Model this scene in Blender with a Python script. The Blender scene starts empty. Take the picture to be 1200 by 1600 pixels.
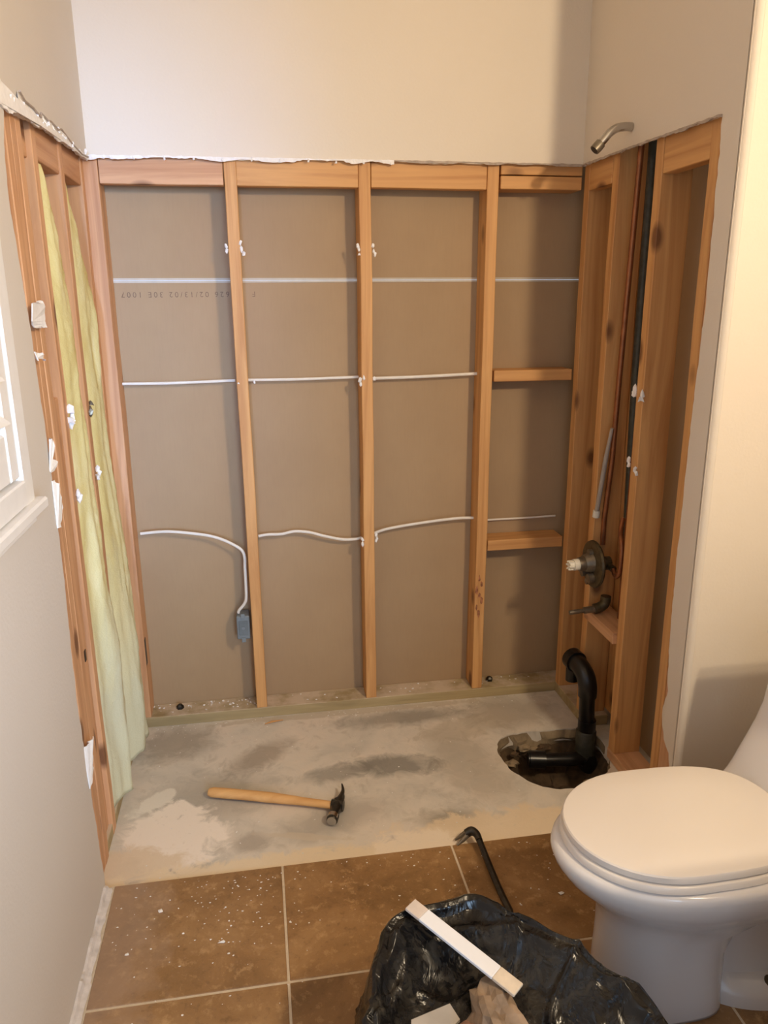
import bpy, bmesh, math, random
from mathutils import Vector, Matrix, noise
from mathutils.geometry import tessellate_polygon
C = bpy.context.scene
COL = C.collection
rnd = random.Random(7)

# ------------------------------------------------------------------ camera
CAM_R = Vector((0.98625031, -0.16511931, -0.00677817))
CAM_D = Vector((-0.05050759, -0.26211906, -0.96371291))
CAM_F = Vector((0.15735092, 0.95080451, -0.26685478))
CAM_P = Vector((0.45319, -2.48344, 1.43635))
cd = bpy.data.cameras.new('camera'); cam = bpy.data.objects.new('camera', cd); COL.objects.link(cam)
M = Matrix((CAM_R, -CAM_D, -CAM_F)).transposed().to_4x4(); M.translation = CAM_P
cam.matrix_world = M
cd.sensor_fit = 'VERTICAL'; cd.sensor_height = 24.0; cd.lens = 1194.48 / 1600 * 24.0
cd.clip_start = 0.02
C.camera = cam

# ------------------------------------------------------------------ world, lights, exposure
w = bpy.data.worlds.new('world'); C.world = w; w.use_nodes = True
w.node_tree.nodes['Background'].inputs[0].default_value = (0.62, 0.78, 1.0, 1)
w.node_tree.nodes['Background'].inputs[1].default_value = 1.3

def lamp(name, kind, loc, energy, color, **kw):
    l = bpy.data.lights.new(name, kind); l.energy = energy; l.color = color
    for k, v in kw.items(): setattr(l, k, v)
    o = bpy.data.objects.new(name, l); COL.objects.link(o); o.location = loc
    return o
def aim(o, t):
    o.rotation_euler = (Vector(t) - o.location).to_track_quat('-Z', 'Y').to_euler()
WARM = (1.0, 0.80, 0.55)
for yy in (-2.27, -2.45):
    o = lamp('vanity_lamp', 'AREA', (1.70, yy, 2.14), 15.3, WARM, shape='DISK', size=0.10)
    aim(o, (0.0, -0.45, 1.25))
# daylight from the open doorway behind the camera
o = lamp('doorway_daylight', 'AREA', (0.92, -3.35, 1.45), 6.6, (0.50, 0.72, 1.0), shape='RECTANGLE', size=0.5, size_y=1.5, spread=math.radians(52))
aim(o, (-0.08, -0.35, 0.95))
# added narrow lamp tinting the left side blue, like daylight past the door edge
o = lamp('left_beam_fill', 'AREA', (0.14, -3.25, 1.6), 2.8, (0.28, 0.50, 1.0), shape='RECTANGLE', size=0.16, size_y=1.5, spread=math.radians(26))
aim(o, (0.06, 0, 1.4))
o = lamp('window_skylight', 'AREA', (-0.35, -1.38, 1.7), 2.5, (0.75, 0.86, 1.0), shape='RECTANGLE', size=0.8, size_y=0.9)
aim(o, (0.5, -1.38, 1.4))

vs = C.view_settings
vs.view_transform = 'Standard'; vs.look = 'None'; vs.gamma = 1.0; vs.exposure = 0.0
try: vs.use_curve_mapping = False
except Exception: pass

# ------------------------------------------------------------------ helpers
def srgb(r, g, b):
    f = lambda c: (c/255/12.92) if c/255 <= .04045 else ((c/255+.055)/1.055)**2.4
    return (f(r), f(g), f(b), 1)

class NT:
    def __init__(s, name):
        s.m = bpy.data.materials.new(name); s.m.use_nodes = True; s.t = s.m.node_tree
        s.b = s.t.nodes['Principled BSDF']
    def n(s, typ, ins=None, **kw):
        nd = s.t.nodes.new(typ)
        for k, v in kw.items(): setattr(nd, k, v)
        for k, v in (ins or {}).items():
            if isinstance(v, bpy.types.NodeSocket): s.t.links.new(v, nd.inputs[k])
            else: nd.inputs[k].default_value = v
        return nd
    def set(s, k, v):
        if isinstance(v, bpy.types.NodeSocket): s.t.links.new(v, s.b.inputs[k])
        else: s.b.inputs[k].default_value = v
    def coord(s, which='Object', sc=(1, 1, 1), rand=False):
        c = s.n('ShaderNodeTexCoord').outputs[which]
        mp = s.n('ShaderNodeMapping', {'Vector': c, 'Scale': sc})
        if rand:
            oi = s.n('ShaderNodeObjectInfo').outputs['Random']
            mu = s.n('ShaderNodeMath', {0: oi, 1: 37.0}, operation='MULTIPLY').outputs[0]
            cv = s.n('ShaderNodeCombineXYZ', {0: mu, 1: mu, 2: mu}).outputs[0]
            s.t.links.new(cv, mp.inputs['Location'])
        return mp.outputs[0]
    def noise(s, v, scale, detail=3, rough=.5, dist=0):
        return s.n('ShaderNodeTexNoise', {'Vector': v, 'Scale': scale, 'Detail': detail, 'Roughness': rough, 'Distortion': dist}).outputs[0]
    def ramp(s, f, pts, interp='LINEAR'):
        r = s.n('ShaderNodeValToRGB', {'Fac': f}); e = r.color_ramp.elements; r.color_ramp.interpolation = interp
        while len(e) < len(pts): e.new(.5)
        for i, (p, c) in enumerate(pts):
            e[i].position = p; e[i].color = c if len(c) == 4 else (*c, 1)
        return r.outputs[0]
    def mr(s, f, a, b, c=0., d=1.):
        return s.n('ShaderNodeMapRange', {'Value': f, 'From Min': a, 'From Max': b, 'To Min': c, 'To Max': d}).outputs[0]
    def mix(s, f, a, b, mode='MIX'):
        nd = s.n('ShaderNodeMix', data_type='RGBA', blend_type=mode)
        for k, v in ((0, f), (6, a), (7, b)):
            if isinstance(v, bpy.types.NodeSocket): s.t.links.new(v, nd.inputs[k])
            else: nd.inputs[k].default_value = v
        return nd.outputs[2]
    def math(s, op, a, b=0.):
        return s.n('ShaderNodeMath', {0: a, 1: b}, operation=op).outputs[0]
    def bump(s, h, st, d=.002):
        s.set('Normal', s.n('ShaderNodeBump', {'Height': h, 'Strength': st, 'Distance': d}).outputs[0])

def simple(name, col, rough=.6, metal=0., var=.12, nscale=30, bump=.15):
    t = NT(name); v = t.coord(rand=True); nz = t.noise(v, nscale, 4)
    dk = tuple(c*(1-var) for c in col[:3]) + (1,); lt = tuple(min(1, c*(1+var)) for c in col[:3]) + (1,)
    t.set('Base Color', t.ramp(nz, [(.3, dk), (.7, lt)])); t.set('Roughness', rough); t.set('Metallic', metal)
    if bump: t.bump(nz, bump, .001)
    return t.m

def wood(name, axis, base, dark, knotcol, knots=.11):
    t = NT(name)
    st = [22., 22., 22.]; st[axis] = 1.1
    v = t.coord(sc=tuple(st), rand=True)
    g = t.noise(v, 1.0, 5, .6, 1.2)
    g2 = t.noise(v, 5.0, 2, .5, .3)
    vb = t.coord(rand=True); big = t.noise(vb, 2.3, 2)
    c = t.ramp(g, [(.32, dark), (.55, base), (.75, tuple(min(1, x*1.14) for x in base[:3]) + (1,))])
    c = t.mix(t.mr(g2, .5, .75, 0, .25), c, dark)
    c = t.mix(t.mr(big, .35, .7, 0, .35), c, tuple(x*y for x, y in zip(base[:3], (.86, .76, .66))) + (1,))
    kv = [6.5, 6.5, 6.5]; kv[axis] = 3.6
    k = t.n('ShaderNodeTexVoronoi', {'Vector': t.coord(sc=tuple(kv), rand=True), 'Scale': 1.0}).outputs['Distance']
    c = t.mix(t.mr(k, knots*.75, knots*1.5, .85, 0), c, knotcol)
    t.set('Base Color', c); t.set('Roughness', .62); t.bump(g, .25, .0015)
    return t.m
WB = srgb(214, 162, 103); WD = srgb(186, 130, 76); WK = srgb(104, 62, 34)
W = [wood('pine_x', 0, WB, WD, WK), wood('pine_y', 1, WB, WD, WK), wood('pine_z', 2, WB, WD, WK)]
PWB = srgb(214, 166, 124); PWD = srgb(184, 132, 92)  # pinker version of the pine, used mostly on the left side
WL = [wood('pinkish_pine_x', 0, PWB, PWD, WK), wood('pinkish_pine_y', 1, PWB, PWD, WK), wood('pinkish_pine_z', 2, PWB, PWD, WK)]
def plate_mat():
    t = NT('treated_plate'); v = t.coord(sc=(1.2, 14, 14)); g = t.noise(v, 1.5, 4, .6, .8)
    c = t.ramp(g, [(.3, srgb(146, 128, 92)), (.7, srgb(186, 166, 124))])
    d = t.noise(t.coord(), 11, 5, .6)
    geo = t.n('ShaderNodeNewGeometry').outputs['Normal']
    up = t.n('ShaderNodeSeparateXYZ', {0: geo}).outputs[2]
    dust = t.math('MULTIPLY', t.mr(d, .35, .6), t.mr(up, .5, .9))
    c = t.mix(t.math('MULTIPLY', dust, .85), c, srgb(214, 196, 176))
    t.set('Base Color', c); t.set('Roughness', .8); t.bump(d, .4, .002); return t.m
PLATE = plate_mat()

def paint_mat(name, col):
    t = NT(name); v = t.coord(); a = t.noise(v, 130, 2); b = t.noise(v, 2.2, 3)
    t.set('Base Color', t.ramp(b, [(.3, tuple(x*.965 for x in col[:3]) + (1,)), (.7, col)]))
    t.set('Roughness', .72); t.bump(a, .35, .0016); return t.m
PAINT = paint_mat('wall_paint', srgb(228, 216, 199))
PAINT_L = paint_mat('wall_paint_left_dimmed', srgb(216, 207, 196))  # same paint, darker and cooler on the left wall to cut its bounce light
TRIMW = simple('trim_white', srgb(232, 228, 222), .4, var=.03, bump=.05)
GYP = simple('torn_gypsum', srgb(240, 236, 232), .9, var=.06, nscale=60, bump=.6)
PAPERG = simple('torn_paper_grey', srgb(176, 160, 146), .9, var=.15, nscale=60, bump=.4)
def board_mat():
    t = NT('brown_drywall_paper'); v = t.coord(); a = t.noise(v, 3.0, 4, .6); f = t.noise(t.coord(sc=(90, 90, 8)), 2, 3)
    c = t.ramp(a, [(.3, srgb(166, 138, 105)), (.7, srgb(174, 146, 112))])
    c = t.mix(t.mr(f, .45, .7, 0, .10), c, srgb(150, 122, 94))
    t.set('Base Color', c); t.set('Roughness', .85); t.bump(f, .1, .0006); return t.m
BOARD = board_mat()
INK = simple('print_ink', srgb(128, 104, 84), .9, var=.30, nscale=160, bump=0)

def ell(t, P, cx, cy, rx, ry, rot, nz, soft=.5, amt=1.1):
    """irregular stain mask around a place on the slab"""
    mp = t.n('ShaderNodeMapping', {'Vector': P, 'Location': (cx, cy, 0), 'Rotation': (0, 0, rot), 'Scale': (rx, ry, 100)}, vector_type='TEXTURE').outputs[0]
    xy = t.n('ShaderNodeVectorMath', {0: mp, 1: (1, 1, 0)}, operation='MULTIPLY').outputs[0]
    ln = t.n('ShaderNodeVectorMath', {0: xy}, operation='LENGTH').outputs['Value']
    d = t.math('ADD', ln, t.math('MULTIPLY', t.math('SUBTRACT', nz, .5), amt*2))
    return t.mr(d, 1+soft*.5, 1-soft*.5)
def concrete():
    t = NT('stained_concrete')
    P = t.n('ShaderNodeNewGeometry').outputs['Position']
    n1 = t.noise(P, 5, 6, .62, .4); n2 = t.noise(P, 16, 6, .65, .6); n3 = t.noise(P, 55, 4, .6)
    c = t.ramp(n1, [(.3, srgb(198, 192, 182)), (.5, srgb(216, 208, 196)), (.7, srgb(226, 214, 200))])
    c = t.mix(t.mr(n2, .55, .75, 0, .35), c, srgb(140, 126, 108))
    for (x, y, rx, ry, r, col, a) in [
        (.83, -.37, .13, .05, -.1, (118, 116, 110), .75), (.66, -.38, .12, .035, .15, (128, 124, 116), .6), (.9, -.09, .22, .045, 0, (130, 122, 110), .6),
        (.40, -.25, .12, .05, .7, (142, 126, 108), .6), (.38, -.66, .05, .035, 0, (140, 128, 114), .5), (.95, -.66, .10, .04, -.1, (136, 126, 108), .7),
        (.13, -.12, .12, .10, .3, (142, 130, 114), .6), (.25, -.45, .18, .12, .3, (142, 138, 128), .5), (.62, -.60, .15, .06, .3, (146, 138, 128), .45),
        (1.3, -.12, .15, .10, 0, (140, 128, 108), .5), (1.06, -.40, .1, .2, .2, (146, 136, 118), .4), (.2, -.73, .06, .025, 0, (172, 156, 134), .7)]:
        c = t.mix(t.math('MULTIPLY', ell(t, P, x, y, rx, ry, r, n2, .8), a), c, srgb(*col))
    # thinset left on the slab near the tile edge
    for (x, y, rx, ry, r, col, a) in [
        (.17, -.60, .15, .13, -.9, (246, 236, 224), .95), (.05, -.70, .14, .07, 0, (224, 206, 180), .85), (.1, -.43, .09, .03, .75, (238, 232, 220), .8),
        (.55, -.775, .55, .055, -.02, (232, 214, 184), .85), (1.08, -.72, .28, .08, 0, (230, 210, 180), .85), (.83, -.74, .12, .05, 0, (240, 226, 206), .8),
        (.52, -.66, .12, .012, -.25, (206, 194, 176), .7), (.7, -.02, .5, .02, 0, (190, 176, 156), .6), (1.1, -.2, .18, .06, .2, (184, 172, 152), .4)]:
        c = t.mix(t.math('MULTIPLY', ell(t, P, x, y, rx, ry, r, n2, .35), a), c, srgb(*col))
    c = t.mix(t.mr(n3, .62, .72, 0, .35), c, srgb(206, 196, 180))
    t.set('Base Color', c); t.set('Roughness', .82); t.bump(n2, .5, .003); return t.m
CONC = concrete()
def tile_mat():
    t = NT('brown_stone_tile'); v = t.coord(rand=True)
    a = t.noise(v, 5, 6, .65, .5); b = t.noise(v, 34, 5, .7); f = t.noise(v, 120, 3, .7)
    c = t.ramp(a, [(.28, srgb(122, 92, 58)), (.5, srgb(150, 114, 74)), (.72, srgb(170, 134, 92))])
    c = t.mix(t.mr(b, .54, .70, 0, .75), c, srgb(190, 154, 110))
    c = t.mix(t.mr(b, .44, .30, 0, .5), c, srgb(104, 76, 48))
    c = t.mix(t.mr(f, .6, .75, 0, .3), c, srgb(188, 156, 116))
    P = t.n('ShaderNodeNewGeometry').outputs['Position']; n2 = t.noise(P, 14, 5, .6)
    c = t.mix(t.math('MULTIPLY', ell(t, P, .06, -.95, .10, .35, 0, n2, .9), .45), c, srgb(176, 152, 134))
    t.set('Base Color', c); t.set('Roughness', t.mr(a, .3, .7, .28, .42)); t.bump(b, .18, .0015); return t.m
TILE = tile_mat()
GROUT = simple('sandy_grout', srgb(208, 192, 168), .9, var=.08, nscale=90)
DIRT = simple('damp_dirt', srgb(84, 66, 46), .95, var=.4, nscale=35, bump=1.0)
BROKEN = simple('broken_concrete', srgb(146, 128, 102), .95, var=.3, nscale=28, bump=1.0)
ABS = simple('black_plastic_pipe', srgb(22, 22, 23), .3, var=.2, bump=.05)
ABSG = simple('dusty_plastic_pipe', srgb(60, 60, 52), .5, var=.3, nscale=50, bump=.1)
CHROME = simple('brushed_chrome', srgb(190, 188, 186), .2, 1., var=.06, bump=.02)
STEEL = simple('dark_steel', srgb(70, 68, 64), .38, .9, var=.3, nscale=50, bump=.2)
BRONZE = simple('tarnished_brass', srgb(92, 82, 60), .45, .6, var=.3, nscale=60, bump=.2)
NICKEL = simple('tarnished_nickel', srgb(128, 118, 102), .4, .6, var=.25, nscale=60, bump=.2)
COPPER = simple('dull_copper', srgb(150, 96, 62), .42, .7, var=.2, bump=.05)
WPLAST = simple('white_plastic', srgb(228, 222, 206), .45, var=.05, bump=.02)
CABLE = simple('white_cable_jacket', srgb(232, 224, 212), .5, var=.04, bump=.02)
BOXG = simple('blue_grey_plastic', srgb(120, 128, 132), .5, var=.06, bump=.05)
PORC = NT('porcelain'); PORC.set('Base Color', srgb(226, 222, 220)); PORC.set('Roughness', .16); PORC.set('Coat Weight', .3)
PORC.bump(PORC.noise(PORC.coord(), 3, 1), .02, .001); PORC = PORC.m
SEATM = NT('seat_plastic'); SEATM.set('Base Color', srgb(232, 224, 216)); SEATM.set('Roughness', .22)
SEATM.bump(SEATM.noise(SEATM.coord(), 2, 1), .02, .001); SEATM = SEATM.m
def insul_mat():
    t = NT('fibreglass'); v = t.coord('Object', (6, 6, 1.6), rand=True); a = t.noise(v, 1.4, 5, .65, 1); b = t.noise(t.coord(), 60, 5, .75)
    P = t.n('ShaderNodeNewGeometry').outputs['Position']
    z = t.n('ShaderNodeSeparateXYZ', {0: P}).outputs[2]
    low = t.mr(t.math('ADD', z, t.math('MULTIPLY', t.math('SUBTRACT', a, .5), .8)), .75, .25)
    c = t.ramp(a, [(.3, srgb(206, 186, 120)), (.5, srgb(222, 208, 146)), (.7, srgb(232, 222, 174))])
    c = t.mix(t.math('MULTIPLY', low, .75), c, srgb(214, 218, 196))
    c = t.mix(t.mr(b, .6, .75, 0, .3), c, srgb(240, 236, 210))
    t.set('Base Color', c); t.set('Roughness', 1.0); t.bump(b, .7, .004); return t.m
INSUL = insul_mat()
def bag_mat():
    t = NT('dusty_black_plastic'); v = t.coord(); a = t.noise(v, 7, 5, .6, .8); b = t.noise(v, 38, 6, .7, 1.0)
    dust = t.math('MULTIPLY', t.mr(a, .42, .72), t.mr(b, .42, .7))
    c = t.mix(t.math('MULTIPLY', dust, .55), srgb(9, 9, 11), srgb(112, 102, 84))
    t.set('Base Color', c); t.set('Roughness', t.mr(dust, 0, .6, .22, .6)); t.set('Specular IOR Level', .4)
    t.bump(t.noise(t.coord(sc=(1, 1, .35)), 12, 3, .5, 3.0), .5, .012); return t.m
BAGM = bag_mat()
CHUNK = simple('mortar_chunk', srgb(150, 128, 106), .95, var=.35, nscale=26, bump=1.0)

ORG = {}
def obj(name, bm, mat, parent=None, label=None, cat=None, group=None, kind=None, smooth=False, origin=None, loc_only=False):
    """bmesh given in world coordinates -> one mesh object with its origin at its own base"""
    me = bpy.data.meshes.new(name)
    if origin is None:
        xs = [v.co.x for v in bm.verts]; ys = [v.co.y for v in bm.verts]; zs = [v.co.z for v in bm.verts]
        origin = Vector(((min(xs)+max(xs))/2, (min(ys)+max(ys))/2, min(zs)))
    origin = Vector(origin)
    bm.normal_update()
    for v in bm.verts: v.co -= origin
    bm.to_mesh(me); bm.free()
    if smooth:
        for p in me.polygons: p.use_smooth = True
        if smooth != 'full': me.set_sharp_from_angle(angle=math.radians(smooth if smooth is not True else 40))
    for m in (mat if isinstance(mat, (list, tuple)) else [mat]): me.materials.append(m)
    o = bpy.data.objects.new(name, me); COL.objects.link(o)
    ORG[o.name] = origin.copy()
    if parent: o.parent = parent; o.location = origin - ORG[parent.name]
    else: o.location = origin
    tag(o, label, cat, group, kind)
    return o
def tag(o, label=None, cat=None, group=None, kind=None):
    for k, v in (('label', label), ('category', cat), ('group', group), ('kind', kind)):
        if v: o[k] = v
    return o
def empty(name, loc, label=None, cat=None, group=None, kind=None):
    o = bpy.data.objects.new(name, None); COL.objects.link(o); o.location = loc; ORG[o.name] = Vector(loc); o.empty_display_size = .05
    return tag(o, label, cat, group, kind)
def box(x0, x1, y0, y1, z0, z1, bev=0., bm=None):
    nb = bmesh.new()
    v = [nb.verts.new((x, y, z)) for x in (x0, x1) for y in (y0, y1) for z in (z0, z1)]
    for f in ((0, 1, 3, 2), (4, 6, 7, 5), (0, 4, 5, 1), (2, 3, 7, 6), (0, 2, 6, 4), (1, 5, 7, 3)): nb.faces.new([v[i] for i in f])
    if bev: bmesh.ops.bevel(nb, geom=nb.edges[:], offset=bev, segments=1, affect='EDGES')
    bmesh.ops.recalc_face_normals(nb, faces=nb.faces)
    if bm is None: return nb
    join(bm, nb); return bm
def join(bm, nb):
    me = bpy.data.meshes.new('tmp'); nb.to_mesh(me); nb.free(); bm.from_mesh(me); bpy.data.meshes.remove(me); return bm
def lean(bm, dx=0., dy=0., z0=0., h=1.8, wob=0.):
    ph = rnd.random()*9
    for v in bm.verts:
        t = (v.co.z-z0)/h; v.co.x += dx*t; v.co.y += dy*t
    return bm
def lumber(x0, x1, y0, y1, z0, z1, axis, cuts=10, wob=.0012, bev=.0018):
    """a sawn board with eased edges and a slight bow"""
    bm = box(x0, x1, y0, y1, z0, z1, bev)
    lo = (x0, y0, z0)[axis]; hi = (x1, y1, z1)[axis]
    for i in range(1, cuts):
        no = [0, 0, 0]; no[axis] = 1; co = [0, 0, 0]; co[axis] = lo+(hi-lo)*i/cuts
        bmesh.ops.bisect_plane(bm, geom=bm.verts[:]+bm.edges[:]+bm.faces[:], plane_co=co, plane_no=no)
    s = rnd.random()*50
    for v in bm.verts:
        a = v.co[axis]
        for k in range(3):
            if k != axis: v.co[k] += wob*noise.noise(Vector((a*3.1, k*7+s, 0)))*1.6
    return bm
def tube(pts, r, seg=12, bm=None, caps=True, flat=1.0, up=None):
    nb = bm or bmesh.new(); P = [Vector(p) for p in pts]; rs = r if isinstance(r, (list, tuple)) else [r]*len(P)
    rings = []; T = []
    for i in range(len(P)):
        t = (P[min(i+1, len(P)-1)]-P[max(i-1, 0)]); T.append(t.normalized() if t.length > 1e-9 else T[-1])
    u = Vector(up) if up else (Vector((0, 0, 1)) if abs(T[0].z) < .9 else Vector((1, 0, 0)))
    for i, p in enumerate(P):
        u = (u - T[i]*u.dot(T[i])).normalized(); w_ = T[i].cross(u)
        rings.append([nb.verts.new(p+(u*math.cos(a)*flat+w_*math.sin(a))*rs[i]) for a in [2*math.pi*k/seg for k in range(seg)]])
    for a, b in zip(rings, rings[1:]):
        for k in range(seg): nb.faces.new((a[k], a[(k+1) % seg], b[(k+1) % seg], b[k]))
    if caps:
        nb.faces.new(rings[0][::-1]); nb.faces.new(rings[-1])
    bmesh.ops.recalc_face_normals(nb, faces=nb.faces)
    return nb
def smoothpts(pts, n=8):
    P = [Vector(p) for p in pts]; out = []
    for i in range(len(P)-1):
        p0, p1, p2, p3 = P[max(i-1, 0)], P[i], P[i+1], P[min(i+2, len(P)-1)]
        for k in range(n):
            t = k/n
            out.append(.5*((2*p1)+(p2-p0)*t+(2*p0-5*p1+4*p2-p3)*t*t+(3*p1-p0-3*p2+p3)*t**3))
    out.append(P[-1]); return out
def sheet(outline, holes, fn, thick_vec, bm=None):
    """flat plate from a 2-D outline with holes; fn maps (a, b) to a point, thick_vec is the thickness"""
    nb = bm or bmesh.new(); loops = [outline]+holes
    tri = tessellate_polygon([[Vector((a, b, 0)) for a, b in l] for l in loops])
    flat = [p for l in loops for p in l]; tv = Vector(thick_vec)
    A = [nb.verts.new(fn(a, b)) for a, b in flat]; B = [nb.verts.new(Vector(fn(a, b))+tv) for a, b in flat]
    for t in tri:
        try: nb.faces.new([A[i] for i in t]); nb.faces.new([B[i] for i in t][::-1])
        except ValueError: pass
    k = 0
    for l in loops:
        n = len(l)
        for i in range(n):
            a, b = k+i, k+(i+1) % n
            nb.faces.new((A[a], A[b], B[b], B[a]))
        k += n
    bmesh.ops.recalc_face_normals(nb, faces=nb.faces)
    return nb
def jag(p, q, step=.012, amp=.003, sd=0):
    (a0, b0), (a1, b1) = p, q; L = math.hypot(a1-a0, b1-b0); n = max(2, int(L/step)); out = []
    nx, ny = -(b1-b0)/L, (a1-a0)/L
    for i in range(n):
        t = i/n; d = amp*(noise.noise(Vector((t*L*22, sd, 0)))*1.3+rnd.uniform(-.5, .5)) if i else 0
        out.append((a0+(a1-a0)*t+nx*d, b0+(b1-b0)*t+ny*d))
    return out
def polyjag(pts, step=.012, amp=.003):
    out = []
    for i, (p, q) in enumerate(zip(pts, pts[1:])): out += jag(p, q, step, amp, i*3.3)
    out.append(pts[-1]); return out

# ------------------------------------------------------------------ the setting
ZC = 2.70
# floor: setting bed, slab with the dug pit, tiles
fl = obj('floor', box(-.12, 2.0, -3.6, -.775, -.06, .0066), GROUT, kind='structure')
hole = [(1.192, -.312), (1.215, -.281), (1.262, -.262), (1.315, -.257), (1.36, -.262), (1.405, -.262), (1.455, -.262), (1.505, -.268), (1.54, -.30), (1.545, -.36), (1.54, -.43), (1.505, -.505),
        (1.462, -.545), (1.412, -.572), (1.36, -.588), (1.305, -.583), (1.258, -.562), (1.222, -.525), (1.196, -.478), (1.182, -.42), (1.178, -.36)]
hj = []
for i in range(len(hole)):
    hj += jag(hole[i], hole[(i+1) % len(hole)], .014, .004, i)
slab = bmesh.new()
sheet([(-.12, -.775), (1.70, -.775), (1.70, .14), (-.12, .14)], [hj], lambda a, b: (a, b, 0), (0, 0, -.045), slab)
obj('concrete_slab', slab, CONC, fl)
pit = bmesh.new(); cx, cy = 1.36, -.42
levels = [(.0, -.004), (.03, -.03), (-.02, -.06), (.10, -.10), (.22, -.15), (.45, -.17), (.75, -.155), (1., -.16)]
rings = []
for k, (s, z) in enumerate(levels[:-1]):
    ring = []
    for i, (a, b) in enumerate(hj):
        nn = noise.noise(Vector((a*14, b*14, z*30)))*.022*(0 if k == 0 else 1)
        ring.append(pit.verts.new((a+(cx-a)*s+nn*(1 if k < 5 else 2), b+(cy-b)*s+nn, z+noise.noise(Vector((a*20, b*20, k)))*.012*(k > 1))))
    rings.append(ring)
for a, b in zip(rings, rings[1:]):
    for i in range(len(a)): pit.faces.new((a[i], a[(i+1) % len(a)], b[(i+1) % len(a)], b[i])).material_index = 0 if rings.index(a) < 2 else 1
cv = pit.verts.new((cx, cy, -.16))
for i in range(len(rings[-1])):
    pit.faces.new((rings[-1][i], rings[-1][(i+1) % len(rings[-1])], cv)).material_index = 1
bmesh.ops.recalc_face_normals(pit, faces=pit.faces)
obj('dug_pit', pit, [BROKEN, DIRT], fl, label='dark pit broken through the concrete around the drain pipe')
xe = [.034, .459, .915, 1.372, 1.96]; ye = [-.775, -1.135, -1.592, -2.049, -2.506, -2.963, -3.42]
for i in range(4):
    for j in range(6):
        g = .0028
        obj('floor_tile', box(xe[i]+g, xe[i+1]-g, ye[j+1]+g, ye[j]-(g if j else 0), -.004, .008, .0014), TILE, fl)

# back wall
wb = obj('wall_back', sheet([(-.0, ZC), (-.0, 1.836)]+polyjag([(0, 1.836), (.3, 1.840), (.36, 1.834), (.6, 1.840), (.82, 1.842), (1.05, 1.838), (1.3, 1.842), (1.518, 1.840)], .012, .0025)[1:]+[(1.518, ZC)],
                            [], lambda a, b: (a, -.013, b), (0, .013, 0)), PAINT, kind='structure')
def ribbon(name, pts, wlo, whi, fn, nrm, mat, parent, step=.008, th=.0035, sd=1, **kw):
    nb = bmesh.new(); P = []
    for (p, q) in zip(pts, pts[1:]):
        L = math.hypot(q[0]-p[0], q[1]-p[1]); n = max(1, int(L/step))
        P += [(p[0]+(q[0]-p[0])*i/n, p[1]+(q[1]-p[1])*i/n) for i in range(n)]
    P.append(pts[-1]); r_ = random.Random(sd); nv = Vector(nrm); rows = []
    for i, (a, b) in enumerate(P):
        ww = wlo+(whi-wlo)*max(0, min(1, .5+noise.noise(Vector((i*.13, sd*5.1, 0)))*1.4+r_.uniform(-.2, .2)))
        up = .0025*noise.noise(Vector((i*.4, sd, 3)))+.002
        base = Vector(fn(a, b)); t = Vector(fn(a, b+up))-base; d = Vector(fn(a, b-ww))-base
        curl = nv*(th*(1+1.5*noise.noise(Vector((i*.3, sd, 8)))))
        rows.append([nb.verts.new(base+t), nb.verts.new(base+t+nv*th), nb.verts.new(base+d+curl), nb.verts.new(base+d)])
    for a, b in zip(rows, rows[1:]):
        for k in range(4): nb.faces.new((a[k], a[(k+1) % 4], b[(k+1) % 4], b[k]))
    nb.faces.new(rows[0]); nb.faces.new(rows[-1][::-1])
    bmesh.ops.recalc_face_normals(nb, faces=nb.faces)
    return obj(name, nb, mat, parent, **kw)
ribbon('torn_drywall_edge', [(.0, 1.838), (.3, 1.840), (.6, 1.841), (.9, 1.842)], .002, .011, lambda a, b: (a, -.0135, b), (0, -1, 0), GYP, wb, sd=3)
ribbon('torn_drywall_edge', [(.9, 1.842), (1.3, 1.842), (1.50, 1.842)], .001, .006, lambda a, b: (a, -.0135, b), (0, -1, 0), PAPERG, wb, sd=4)
# brown backs of the boards of the room behind
pl = obj('drywall_panel', box(-.10, 1.66, .0895, .102, 0, 1.4962), BOARD, wb)
pu = obj('drywall_panel', box(-.10, 1.66, .0895, .102, 1.5045, 2.0), BOARD, wb)
bm = box(-.10, 1.66, .0875, .0895, 1.4935, 1.4997); box(-.10, 1.66, .0875, .0895, 1.5005, 1.5075, bm=bm)
obj('white_board_joint', bm, simple('chalky_board_edge', srgb(196, 186, 170), .9, var=.06), wb)
t = bpy.data.curves.new('printed_text', 'FONT'); t.body = 'F  M2626 02/13/02 30E 1007'; t.size = .0235; t.space_character = 1.47; t.extrude = .0001; t.materials.append(INK)
to = bpy.data.objects.new('printed_text', t); COL.objects.link(to)
mm = Matrix(((-1, 0, 0), (0, 0, -1), (0, -1, 0))).to_4x4(); mm = Matrix(((-1, 0, 0, .468), (0, 0, -1, .0885), (0, -1, 0, 1.466), (0, 0, 0, 1)))
to.parent = pl; to.matrix_world = mm
to.matrix_parent_inverse = Matrix.Identity(4); to.matrix_basis = Matrix.Translation(-ORG[pl.name]) @ mm
obj('bottom_plate', lumber(-.02, 1.60, 0, .089, 0, .038, 0, 14), PLATE, wb)
S = [(.018, .033, .0), (.392, .424, .0), (.795, .83, 0), (1.198, 1.233, 0)]
for (xa, xb, dx0, dx1) in [(-.014, .036, .0, -.001), (.391, .427, .010, 0), (.794, .831, .0, 0), (1.199, 1.236, -.006, .0)]:
    bm = lumber(xa, xb, 0, .089, .038, 1.90, 2, 14, .0016)
    for v in bm.verts:
        k = 1-(v.co.z-.038)/1.8; v.co.x += dx0*k
    obj('stud', bm, WL[2] if xa < 0 else W[2], wb)
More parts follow.
